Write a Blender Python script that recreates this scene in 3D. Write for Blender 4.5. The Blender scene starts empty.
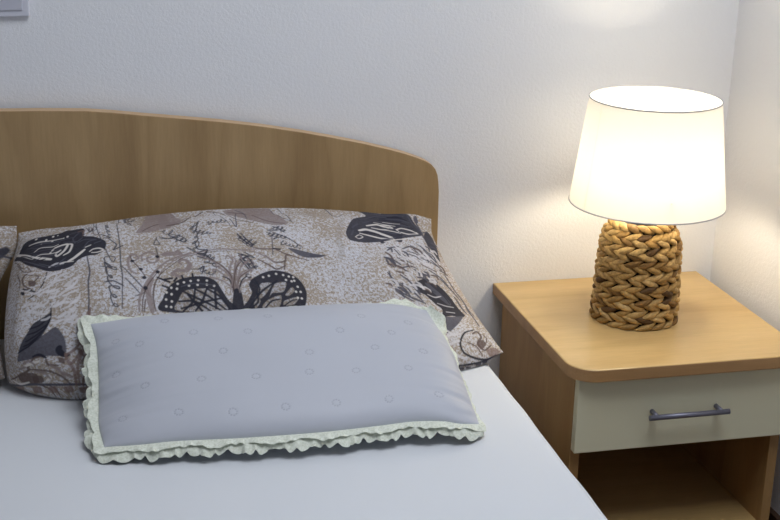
import bpy, bmesh, math, random
import numpy as np
from mathutils import Vector, Matrix
from mathutils.bvhtree import BVHTree
random.seed(7)
rng = np.random.default_rng(11)
S = bpy.context.scene
COL = S.collection
H = 0.46                      # nightstand top above the floor
PI = math.pi

# ------------------------------------------------------------------ helpers
def link(name, me, mat=None, parent=None, smooth=False):
    if mat is not None and len(me.materials) == 0:
        me.materials.append(mat)
    o = bpy.data.objects.new(name, me)
    COL.objects.link(o)
    if parent is not None:
        o.parent = parent
        o.matrix_parent_inverse = parent.matrix_basis.inverted()
    if smooth:
        me.polygons.foreach_set('use_smooth', [True] * len(me.polygons))
    return o

def obj(name, bm, mat=None, parent=None, smooth=False):
    bmesh.ops.recalc_face_normals(bm, faces=bm.faces)
    me = bpy.data.meshes.new(name)
    bm.to_mesh(me); bm.free()
    return link(name, me, mat, parent, smooth)

def empty(name, loc):
    o = bpy.data.objects.new(name, None); COL.objects.link(o); o.location = loc
    return o

def tag(o, label=None, cat=None, group=None, kind=None):
    for k, v in (('label', label), ('category', cat), ('group', group), ('kind', kind)):
        if v: o[k] = v
    return o

def add_box(bm, x0, x1, y0, y1, z0, z1, bev=0.0, seg=2):
    t = bmesh.new()
    bmesh.ops.create_cube(t, size=1)
    for v in t.verts:
        v.co = Vector(((x0 + x1) / 2 + v.co.x * (x1 - x0), (y0 + y1) / 2 + v.co.y * (y1 - y0), (z0 + z1) / 2 + v.co.z * (z1 - z0)))
    if bev > 0:
        bmesh.ops.bevel(t, geom=list(t.edges), offset=bev, segments=seg, profile=0.5, affect='EDGES')
    me = bpy.data.meshes.new('t'); t.to_mesh(me); t.free()
    bm.from_mesh(me); bpy.data.meshes.remove(me)

def box(name, x0, x1, y0, y1, z0, z1, mat, parent=None, bev=0.0, seg=2):
    bm = bmesh.new(); add_box(bm, x0, x1, y0, y1, z0, z1, bev, seg)
    return obj(name, bm, mat, parent)

def prism(name, pts, a0, a1, axis, mat, parent=None, bev=0.0, seg=2, smooth=False):
    """closed outline extruded along one axis ('y': pts are x,z; 'z': pts are x,y)"""
    bm = bmesh.new()
    def P(p, a): return (p[0], a, p[1]) if axis == 'y' else (p[0], p[1], a)
    f = bm.faces.new([bm.verts.new(P(p, a0)) for p in pts])
    r = bmesh.ops.extrude_face_region(bm, geom=[f])
    d = a1 - a0
    for g in r['geom']:
        if isinstance(g, bmesh.types.BMVert):
            if axis == 'y': g.co.y += d
            else: g.co.z += d
    bmesh.ops.recalc_face_normals(bm, faces=bm.faces)
    if bev > 0:
        caps = [f for f in bm.faces if len(f.verts) > 4]
        es = {e for f in caps for e in f.edges}
        bmesh.ops.bevel(bm, geom=list(es), offset=bev, segments=seg, profile=0.5, affect='EDGES')
    return obj(name, bm, mat, parent)

def lathe(name, prof, c, mat, parent=None, n=64, smooth=True, cap=False):
    bm = bmesh.new(); rings = []
    for r, z in prof:
        rings.append([bm.verts.new((c[0] + r * math.cos(2 * PI * k / n), c[1] + r * math.sin(2 * PI * k / n), c[2] + z)) for k in range(n)])
    for a, b in zip(rings, rings[1:]):
        for k in range(n):
            bm.faces.new((a[k], a[(k + 1) % n], b[(k + 1) % n], b[k]))
    if cap:
        bm.faces.new(list(reversed(rings[0]))); bm.faces.new(rings[-1])
    return obj(name, bm, mat, parent, smooth)

def add_tube(bm, pts, r, n=12, closed=False):
    pts = [Vector(p) for p in pts]; m = len(pts); rings = []
    for i, p in enumerate(pts):
        a = pts[(i - 1) % m] if (closed or i > 0) else p
        b = pts[(i + 1) % m] if (closed or i < m - 1) else p
        d = (b - a).normalized()
        up = Vector((0, 0, 1)) if abs(d.z) < 0.9 else Vector((1, 0, 0))
        s = d.cross(up).normalized(); t = s.cross(d)
        rr = r[i] if isinstance(r, (list, tuple)) else r
        rings.append([bm.verts.new(p + rr * (math.cos(2 * PI * k / n) * s + math.sin(2 * PI * k / n) * t)) for k in range(n)])
    for i in range(m if closed else m - 1):
        a, b = rings[i], rings[(i + 1) % m]
        for k in range(n):
            bm.faces.new((a[k], a[(k + 1) % n], b[(k + 1) % n], b[k]))
    if not closed:
        bm.faces.new(list(reversed(rings[0]))); bm.faces.new(rings[-1])

# ------------------------------------------------------------------ materials
def lin(c):
    return tuple(((v / 255) / 12.92 if v / 255 <= 0.04045 else ((v / 255 + 0.055) / 1.055) ** 2.4) for v in c) + (1.0,)

class NT:
    def __init__(s, name):
        s.m = bpy.data.materials.new(name); s.m.use_nodes = True
        s.t = s.m.node_tree; s.t.nodes.clear()
        s.out = s.n('ShaderNodeOutputMaterial'); s.b = s.n('ShaderNodeBsdfPrincipled')
        s.l(s.b.outputs[0], s.out.inputs[0])
    def n(s, typ, **kw):
        x = s.t.nodes.new(typ)
        for k, v in kw.items(): setattr(x, k, v)
        return x
    def l(s, a, b): s.t.links.new(a, b)
    def coord(s, which='Object', scale=(1, 1, 1), rot=(0, 0, 0)):
        c = s.n('ShaderNodeTexCoord'); m = s.n('ShaderNodeMapping')
        m.inputs['Scale'].default_value = scale; m.inputs['Rotation'].default_value = rot
        s.l(c.outputs[which], m.inputs[0]); return m.outputs[0]
    def noise(s, vec, scale, detail=3, rough=0.5, dist=0.0):
        x = s.n('ShaderNodeTexNoise'); x.inputs['Scale'].default_value = scale
        x.inputs['Detail'].default_value = detail; x.inputs['Roughness'].default_value = rough
        x.inputs['Distortion'].default_value = dist; s.l(vec, x.inputs['Vector']); return x.outputs[0]
    def ramp(s, fac, stops):
        x = s.n('ShaderNodeValToRGB'); r = x.color_ramp
        while len(r.elements) < len(stops): r.elements.new(0.5)
        for e, (p, c) in zip(r.elements, stops):
            e.position = p; e.color = c if len(c) == 4 else lin(c)
        s.l(fac, x.inputs[0]); return x.outputs[0]
    def mix(s, fac, a, b, mode='MIX'):
        x = s.n('ShaderNodeMix', data_type='RGBA', blend_type=mode)
        if isinstance(fac, (int, float)): x.inputs[0].default_value = fac
        else: s.l(fac, x.inputs[0])
        for i, v in ((6, a), (7, b)):
            if isinstance(v, tuple): x.inputs[i].default_value = v
            else: s.l(v, x.inputs[i])
        return x.outputs[2]
    def bump(s, h, strength=0.3, dist=0.002, prev=None):
        x = s.n('ShaderNodeBump'); x.inputs['Strength'].default_value = strength
        x.inputs['Distance'].default_value = dist; s.l(h, x.inputs['Height'])
        if prev is not None: s.l(prev, x.inputs['Normal'])
        return x.outputs[0]
    def fin(s, col, rough=0.6, nrm=None, spec=0.5):
        if isinstance(col, tuple): s.b.inputs['Base Color'].default_value = col
        else: s.l(col, s.b.inputs['Base Color'])
        s.b.inputs['Roughness'].default_value = rough
        s.b.inputs['Specular IOR Level'].default_value = spec
        if nrm is not None: s.l(nrm, s.b.inputs['Normal'])
        return s.m

def plain(name, rgb, rough=0.5, metal=0.0, spec=0.5):
    t = NT(name); t.b.inputs['Metallic'].default_value = metal
    return t.fin(lin(rgb), rough, None, spec)

def mat_wall(name, rgb):
    t = NT(name); v = t.coord('Object')
    a = t.noise(v, 170, 3, 0.6); b = t.noise(v, 420, 2, 0.5)
    c = t.mix(t.noise(v, 2.2, 3), lin(tuple(x - 5 for x in rgb)), lin(rgb))
    n = t.bump(a, 0.38, 0.0028); n = t.bump(b, 0.25, 0.0015, n)
    return t.fin(c, 0.9, n, 0.2)

def mat_wood(name, grain, light, mid, dark, rough=0.42):
    """beech laminate, grain along axis 'x', 'y' or 'z'"""
    t = NT(name)
    st = {'x': (0.07, 1, 1), 'y': (1, 0.07, 1), 'z': (1, 1, 0.07)}[grain]
    st2 = {'x': (0.14, 1, 1), 'y': (1, 0.14, 1), 'z': (1, 1, 0.14)}[grain]
    v = t.coord('Object', st); v2 = t.coord('Object', st2)
    big = t.noise(v2, 5.5, 2, 0.45, 0.5)
    m = t.n('ShaderNodeMath', operation='MULTIPLY'); m.inputs[1].default_value = 7.0; t.l(big, m.inputs[0])
    f = t.n('ShaderNodeMath', operation='FRACT'); t.l(m.outputs[0], f.inputs[0])
    rings = t.ramp(f.outputs[0], [(0.0, dark), (0.32, mid), (0.7, light), (0.93, mid), (1.0, dark)])
    broad = t.ramp(t.noise(v, 11, 3, 0.55), [(0.3, dark), (0.5, mid), (0.72, light)])
    fine = t.ramp(t.noise(v, 260, 4, 0.65), [(0.35, (150, 150, 150)), (0.62, (255, 255, 255))])
    c = t.mix(0.34, broad, rings)
    c = t.mix(0.13, c, fine, 'MULTIPLY')
    return t.fin(c, rough, t.bump(t.noise(v, 300, 2), 0.06, 0.0006), 0.45)

WL, WM, WD = (205, 174, 121), (196, 164, 110), (184, 150, 97)
M = {}
M['wall'] = mat_wall('plaster', (229, 230, 233))
M['ceiling'] = mat_wall('ceiling paint', (232, 232, 230))
M['wood_x'] = mat_wood('beech laminate across', 'x', WL, WM, WD, 0.33)
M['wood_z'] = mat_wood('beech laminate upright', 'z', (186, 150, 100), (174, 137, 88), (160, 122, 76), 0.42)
M['wood_head'] = mat_wood('beech laminate headboard', 'z', (178, 149, 107), (164, 135, 94), (143, 114, 76), 0.45)
M['edge'] = mat_wood('beech edge band', 'x', (190, 150, 103), (178, 138, 92), (165, 124, 80), 0.4)
M['edge_pale'] = mat_wood('pale edge band', 'x', (205, 172, 132), (198, 164, 122), (188, 152, 110), 0.4)
M['cream'] = plain('cream laminate', (226, 223, 194), 0.4)
M['graphite'] = plain('graphite metal', (128, 128, 142), 0.42, 0.6)
M['plastic'] = plain('white plastic', (205, 206, 216), 0.35)
M['plastic_in'] = plain('white plastic inset', (190, 191, 202), 0.35)
M['dark_wood'] = plain('dark skirting', (74, 52, 36), 0.5)
M['rim'] = plain('shade trim', (176, 176, 182), 0.6)
M['brass'] = plain('lamp holder', (210, 208, 200), 0.4)
M['core'] = plain('woven core', (70, 50, 28), 0.9)
M['slat'] = plain('pale slat', (205, 180, 140), 0.6)

def mat_floor():
    t = NT('floor laminate'); v = t.coord('Object', (1, 0.1, 1))
    c = t.ramp(t.noise(v, 30, 5, 0.6, 0.4), [(0.3, (92, 66, 45)), (0.7, (126, 94, 66))])
    br = t.n('ShaderNodeTexBrick'); br.inputs['Scale'].default_value = 1.0
    br.inputs['Mortar Size'].default_value = 0.002; br.inputs['Brick Width'].default_value = 1.2; br.inputs['Row Height'].default_value = 0.16
    br.inputs['Color1'].default_value = (1, 1, 1, 1); br.inputs['Color2'].default_value = (0.82, 0.82, 0.82, 1); br.inputs['Mortar'].default_value = (0.25, 0.25, 0.25, 1)
    t.l(t.coord('Object', (1, 1, 1), (0, 0, PI / 2)), br.inputs['Vector'])
    return t.fin(t.mix(1.0, c, br.outputs[0], 'MULTIPLY'), 0.4)
M['floor'] = mat_floor()

def mat_sheet():
    t = NT('white sheet'); v = t.coord('Object')
    w = t.n('ShaderNodeTexWave'); w.inputs['Scale'].default_value = 260; t.l(v, w.inputs['Vector'])
    n = t.bump(t.noise(v, 5, 2, 0.5), 0.25, 0.012); n = t.bump(w.outputs[1], 0.03, 0.0005, n)
    return t.fin(lin((211, 214, 218)), 0.85, n, 0.2)
M['sheet'] = mat_sheet()

def mat_shade(name='lamp shade linen', through=0.25):
    t = NT(name); t.t.nodes.remove(t.b)
    d = t.n('ShaderNodeBsdfDiffuse'); d.inputs[0].default_value = (0.80, 0.80, 0.78, 1)
    tr = t.n('ShaderNodeBsdfTranslucent'); tr.inputs[0].default_value = (0.82, 0.795, 0.72, 1)
    v = t.coord('Object')
    b = t.bump(t.noise(v, 900, 2), 0.05, 0.0005); t.l(b, d.inputs['Normal'])
    mx = t.n('ShaderNodeMixShader'); mx.inputs[0].default_value = through
    t.l(d.outputs[0], mx.inputs[1]); t.l(tr.outputs[0], mx.inputs[2]); t.l(mx.outputs[0], t.out.inputs[0])
    return t.m
M['shade'] = mat_shade()
M['seam'] = mat_shade('lamp shade seam', 0.97)

def mat_emit(name, rgb, s):
    t = NT(name); t.t.nodes.remove(t.b)
    e = t.n('ShaderNodeEmission'); e.inputs[0].default_value = rgb; e.inputs[1].default_value = s
    t.l(e.outputs[0], t.out.inputs[0]); return t.m
BULB_STRENGTH = 86.0
M['bulb'] = mat_emit('lit bulb', (1.0, 0.86, 0.63, 1), BULB_STRENGTH)

def mat_weave():
    t = NT('water hyacinth'); a = t.n('ShaderNodeAttribute'); a.attribute_name = 'leaf'
    v = t.coord('Object')
    k = t.ramp(t.noise(v, 160, 4, 0.6), [(0.3, (150, 142, 128)), (0.6, (255, 255, 255))])
    c = t.mix(0.6, a.outputs[0], k, 'MULTIPLY')
    return t.fin(c, 0.62, t.bump(t.noise(v, 420, 3), 0.35, 0.001), 0.35)
M['weave'] = mat_weave()

def mat_print():
    """printed cotton: mottled beige and bluish white ground, the ink is the mesh's own 'ink' layer"""
    t = NT('printed cotton'); u = t.coord('UV')
    a = t.n('ShaderNodeAttribute'); a.attribute_name = 'ink'
    big = t.noise(u, 9, 3, 0.5); mid = t.noise(u, 190, 3, 0.6, 0.5)
    ad = t.n('ShaderNodeMath', operation='MULTIPLY_ADD'); ad.inputs[1].default_value = 0.55; t.l(big, ad.inputs[0]); t.l(mid, ad.inputs[2])
    g = t.ramp(ad.outputs[0], [(0.62, (161, 148, 134)), (0.74, (170, 160, 150)), (0.80, (192, 189, 191)), (0.95, (203, 203, 210))])
    sp = t.ramp(t.noise(u, 380, 2, 0.6), [(0.36, (196, 186, 176)), (0.5, (255, 255, 255))])
    g = t.mix(0.65, g, sp, 'MULTIPLY')
    c = t.mix(a.outputs['Alpha'], g, a.outputs[0])
    n = t.bump(t.noise(u, 14, 3, 0.5), 0.25, 0.008)
    return t.fin(c, 0.75, n, 0.25)
M['print'] = mat_print()

def mat_satin():
    t = NT('grey satin cotton'); a = t.n('ShaderNodeAttribute'); a.attribute_name = 'ink'; v = t.coord('UV')
    c = t.mix(a.outputs['Alpha'], lin((184, 187, 196)), a.outputs[0])
    n = t.bump(t.noise(v, 9, 2, 0.5), 0.12, 0.01)
    m = t.fin(c, 0.5, n, 0.35); t.b.inputs['Sheen Weight'].default_value = 0.15
    return m
M['satin'] = mat_satin()

def mat_lace():
    t = NT('pale green lace'); v = t.coord('Object')
    n = t.bump(t.noise(v, 420, 3, 0.6), 0.5, 0.0015)
    c = t.ramp(t.noise(v, 300, 2), [(0.35, (206, 211, 194)), (0.6, (226, 230, 217))])
    return t.fin(c, 0.85, n, 0.2)
M['lace'] = mat_lace()

# ------------------------------------------------------------------ room
XR, XL, YF, ZC = 0.4852, -3.3, -4.6, 2.5
for nm, b, m in (('wall_back', (XL - .12, XR + .12, 0, .12, 0, ZC), 'wall'),
                 ('wall_right', (XR, XR + .12, YF, 0, 0, ZC), 'wall'),
                 ('floor', (XL, XR, YF, 0, -.1, 0), 'floor'),
                 ('ceiling', (XL, XR, YF, 0, ZC, ZC + .1), 'ceiling')):
    tag(box(nm, *b, M[m]), kind='structure')
# left wall with a window opening
bm = bmesh.new()
WY0, WY1, WZ0, WZ1 = -3.3, -1.5, 0.9, 2.2
for b in ((YF, WY0, 0, ZC), (WY1, 0, 0, ZC), (WY0, WY1, 0, WZ0), (WY0, WY1, WZ1, ZC)):
    add_box(bm, XL - .12, XL, b[0], b[1], b[2], b[3])
tag(obj('wall_left', bm, M['wall']), kind='structure')
bm = bmesh.new()
for b in ((WY0, WY0 + .06, WZ0, WZ1), (WY1 - .06, WY1, WZ0, WZ1), (WY0, WY1, WZ0, WZ0 + .06), (WY0, WY1, WZ1 - .06, WZ1), (-2.43, -2.37, WZ0, WZ1)):
    add_box(bm, XL - .09, XL - .03, b[0], b[1], b[2], b[3])
tag(obj('window_1', bm, M['plastic']), kind='structure')
tag(box('baseboard_back', XL, XR - .012, -.012, 0, 0, .08, M['dark_wood']), kind='structure')
tag(box('baseboard_right', XR - .012, XR, YF, 0, 0, .08, M['dark_wood']), kind='structure')

# ------------------------------------------------------------------ wall plate
PX, PZ = -0.8783, H + 0.5505
t = tag(empty('wall_plate', (PX - .043, 0, PZ + .043)), 'white plastic wall plate with an inset panel, high on the wall above the headboard', 'wall plate')
box('frame', PX - .086, PX, -.009, 0, PZ, PZ + .086, M['plastic'], t, .0022)
box('inset_panel', PX - .0745, PX - .0115, -.0115, -.009, PZ + .0115, PZ + .0745, M['plastic_in'], t, .0012)

# ------------------------------------------------------------------ bed
XC = -0.975
hr = [(-.9399, .3878), (-.8711, .3868), (-.7926, .3842), (-.743, .3795), (-.6934, .3733), (-.6231, .3655), (-.5499, .3570), (-.4755, .3462), (-.3999, .3325), (-.3423, .3205), (-.2839, .3073), (-0.2346, 0.2944), (-0.1987, 0.2837), (-0.177, 0.2764), (-0.1596, 0.2692), (-0.1466, 0.261), (-0.1389, 0.2518), (-0.1342, 0.2401), (-0.132, 0.225), (-0.1305, 0.2069), (-.1303, .150), (-.1303, -.43)]
ol = [(x, z + H + (.0015 if x < -.19 else .0008)) for x, z in hr]
out = ol + [(2 * XC - x, z) for x, z in reversed(ol)]
bed = tag(empty('bed', (XC, -1.0, 0)), 'double bed with a beech headboard curving down at its end', 'bed')
hb = prism('headboard', out, -.034, -.008, 'y', M['wood_head'], bed, .0012, 2)
# pale edge band around the headboard
hb.data.materials.append(M['edge_pale'])
for p in hb.data.polygons:
    if abs(p.normal.y) < 0.5: p.material_index = 1
for sx in (-1, 1):
    x0 = XC + sx * .83
    box('side_rail', min(x0, x0 + sx * .02), max(x0, x0 + sx * .02), -2.05, -.034, .10, .2245, M['wood_x'], bed, .001)
box('footboard', XC - .845, XC + .845, -2.075, -2.05, .05, .36, M['wood_x'], bed, .001)
for sx in (-1, 1):
    for yy in (-1.98, -.10):
        box('leg', XC + sx * .80 - .025, XC + sx * .80 + .025, yy - .025, yy + .025, 0, .15, M['wood_z'], bed)
box('slat_base', XC - .829, XC + .829, -2.049, -.036, .195, .2245, M['slat'], bed)

# ------------------------------------------------------------------ mattress in its white sheet
MZ = H - .03
MX1, MX0 = -.1035, 2 * XC + .1035
def mattress():
    # cross-section with rounded shoulder, swept in y; slight waviness of the sheet edge
    bm = bmesh.new(); rings = []
    R = .022
    ys = [-.037 - 2.0 * k / 160 for k in range(161)]
    for j, y in enumerate(ys):
        e = min(j, 160 - j); dz = -.012 * max(0, 1 - e / 3.0) ** 2
        w = .0007 * math.sin(y * 21) + .0005 * math.sin(y * 47 + 1)
        x1, x0 = MX1 + w, MX0 - w; z1 = MZ + dz; z0 = .226
        sec = []
        for k in range(9):
            a = PI / 2 * k / 8
            sec.append((x1 - R + R * math.sin(a), z1 - R + R * math.cos(a)))
        sec += [(x1 - .001, (z0 + z1) / 2), (x1 - .002, z0 + .02), (x1 - .02, z0), (x0 + .02, z0), (x0 + .002, z0 + .02), (x0 + .001, (z0 + z1) / 2)]
        for k in range(9):
            a = PI / 2 * (1 - k / 8)
            sec.append((x0 + R - R * math.sin(a), z1 - R + R * math.cos(a)))
        rings.append([bm.verts.new((x, y, z)) for x, z in sec])
    n = len(rings[0])
    for a, b in zip(rings, rings[1:]):
        for k in range(n):
            bm.faces.new((a[k], a[(k + 1) % n], b[(k + 1) % n], b[k]))
    bm.faces.new(rings[0]); bm.faces.new(list(reversed(rings[-1])))
    return tag(obj('mattress', bm, M['sheet'], None, True), 'mattress under a plain white sheet, lying in the bed frame', 'mattress')
mattress()

# ------------------------------------------------------------------ soft goods
def spline(pts, s):
    """Catmull-Rom through pts at parameters s in [0,1] (chord-length parameterised), numpy"""
    P = np.array(pts, float); d = np.r_[0, np.cumsum(np.linalg.norm(np.diff(P, axis=0), axis=1))]; d /= d[-1]
    m = np.empty_like(P)
    m[1:-1] = (P[2:] - P[:-2]) / (d[2:] - d[:-2])[:, None]
    m[0] = (P[1] - P[0]) / (d[1] - d[0]); m[-1] = (P[-1] - P[-2]) / (d[-1] - d[-2])
    s = np.clip(np.asarray(s, float), 0, 1); i = np.clip(np.searchsorted(d, s, side='right') - 1, 0, len(d) - 2)
    h = (d[i + 1] - d[i]); t = (s - d[i]) / h
    h = h[:, None]; t = t[:, None]
    return (2*t**3-3*t**2+1)*P[i] + (t**3-2*t**2+t)*h*m[i] + (-2*t**3+3*t**2)*P[i+1] + (t**3-t**2)*h*m[i+1]

def coons(B, T, L, R, nu, nv):
    u = np.linspace(0, 1, nu); v = np.linspace(0, 1, nv)
    b, t, l, r = spline(B, u), spline(T, u), spline(L, v), spline(R, v)
    U = u[None, :, None]; V = v[:, None, None]
    return ((1 - V) * b[None] + V * t[None] + (1 - U) * l[:, None] + U * r[:, None]
            - ((1-U)*(1-V)*b[0] + U*(1-V)*b[-1] + (1-U)*V*t[0] + U*V*t[-1]))

def noise2(shape, cells, seed):
    r = np.random.default_rng(seed); g = r.random((cells[0] + 2, cells[1] + 2))
    y = np.linspace(0, cells[0], shape[0], endpoint=False); x = np.linspace(0, cells[1], shape[1], endpoint=False)
    yi, xi = y.astype(int), x.astype(int); fy, fx = y - yi, x - xi
    fy, fx = fy * fy * (3 - 2 * fy), fx * fx * (3 - 2 * fx)
    a = g[np.ix_(yi, xi)]; b = g[np.ix_(yi, xi + 1)]; c = g[np.ix_(yi + 1, xi)]; d = g[np.ix_(yi + 1, xi + 1)]
    return (a*(1-fx) + b*fx)*(1-fy)[:, None] + (c*(1-fx) + d*fx)*fy[:, None] - .5

def edge_fall(nu, nv, pu, pv, a, left=None, right=None):
    u = np.linspace(-1, 1, nu); pu = np.where(u < 0, left or pu, right or pu); u = np.abs(u); v = np.abs(np.linspace(-1, 1, nv))
    return ((1 - v ** pv)[:, None] * (1 - u ** pu)[None]) ** a

def grid_normals(G):
    du = np.gradient(G, axis=1); dv = np.gradient(G, axis=0)
    n = np.cross(du, dv); return n / (np.linalg.norm(n, axis=2, keepdims=True) + 1e-12)

def cushion_mesh(name, F, Bk, step, ink, mat, size):
    """front grid F (nv,nu,3) and back grid Bk sharing its border; ink (nv,nu,4) goes to the front"""
    nv, nu = F.shape[:2]
    me = bpy.data.meshes.new(name)
    b = Bk[::step, ::step]; bv, bu = b.shape[:2]
    co = np.concatenate([F.reshape(-1, 3), b.reshape(-1, 3)])
    idx = np.arange(nv * nu).reshape(nv, nu)
    f1 = np.stack([idx[:-1, :-1], idx[:-1, 1:], idx[1:, 1:], idx[1:, :-1]], -1).reshape(-1, 4)
    ib = np.arange(bv * bu).reshape(bv, bu) + nv * nu
    f2 = np.stack([ib[:-1, :-1], ib[1:, :-1], ib[1:, 1:], ib[:-1, 1:]], -1).reshape(-1, 4)
    # weld the coarse border onto the front's own border verts
    def wm(a, full):
        a = a.copy(); m = {}
        for j in range(bv):
            for i in range(bu):
                if j in (0, bv - 1) or i in (0, bu - 1):
                    m[ib[j, i]] = idx[min(j * step, nv - 1), min(i * step, nu - 1)]
        flat = a.ravel()
        for k in range(len(flat)):
            if flat[k] in m: flat[k] = m[flat[k]]
        return flat.reshape(-1, 4)
    f2 = wm(f2, None)
    fs = np.concatenate([f1, f2])
    me.vertices.add(len(co)); me.vertices.foreach_set('co', co.ravel())
    me.loops.add(fs.size); me.loops.foreach_set('vertex_index', fs.ravel().astype(np.int32))
    me.polygons.add(len(fs))
    me.polygons.foreach_set('loop_start', (np.arange(len(fs)) * 4).astype(np.int32))
    me.update(calc_edges=True)
    me.validate()
    used = np.zeros(len(co), bool); used[fs.ravel()] = True
    uvv = np.zeros((len(co), 2))
    vv, uu = np.meshgrid(np.linspace(0, size[1], nv), np.linspace(0, size[0], nu), indexing='ij')
    uvv[:nv * nu] = np.stack([uu, vv], -1).reshape(-1, 2)
    uvv[nv * nu:] = np.stack([uu, -vv + .01], -1)[::step, ::step].reshape(-1, 2)
    ul = me.uv_layers.new(name='UVMap')
    li = np.empty(len(me.loops), np.int32); me.loops.foreach_get('vertex_index', li)
    ul.data.foreach_set('uv', uvv[li].ravel())
    at = me.color_attributes.new('ink', 'FLOAT_COLOR', 'POINT')
    c = np.zeros((len(co), 4)); c[:nv * nu] = ink.reshape(-1, 4)
    c[nv * nu:] = ink[::step, ::step].reshape(-1, 4)
    at.data.foreach_set('color', c.ravel())
    # drop loose verts of the welded border
    bm = bmesh.new(); bm.from_mesh(me)
    bmesh.ops.delete(bm, geom=[v for v in bm.verts if not v.link_faces], context='VERTS')
    bm.to_mesh(me); bm.free()
    me.materials.append(mat)
    me.polygons.foreach_set('use_smooth', [True] * len(me.polygons))
    return me

def tree_of(grids):
    vs, fs = [], []
    for G in grids:
        nv, nu = G.shape[:2]; o = len(vs); vs += [tuple(p) for p in G.reshape(-1, 3)]
        i = np.arange(nv * nu).reshape(nv, nu) + o
        fs += np.stack([i[:-1, :-1], i[:-1, 1:], i[1:, 1:], i[1:, :-1]], -1).reshape(-1, 4).tolist()
    return BVHTree.FromPolygons(vs, fs)

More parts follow.
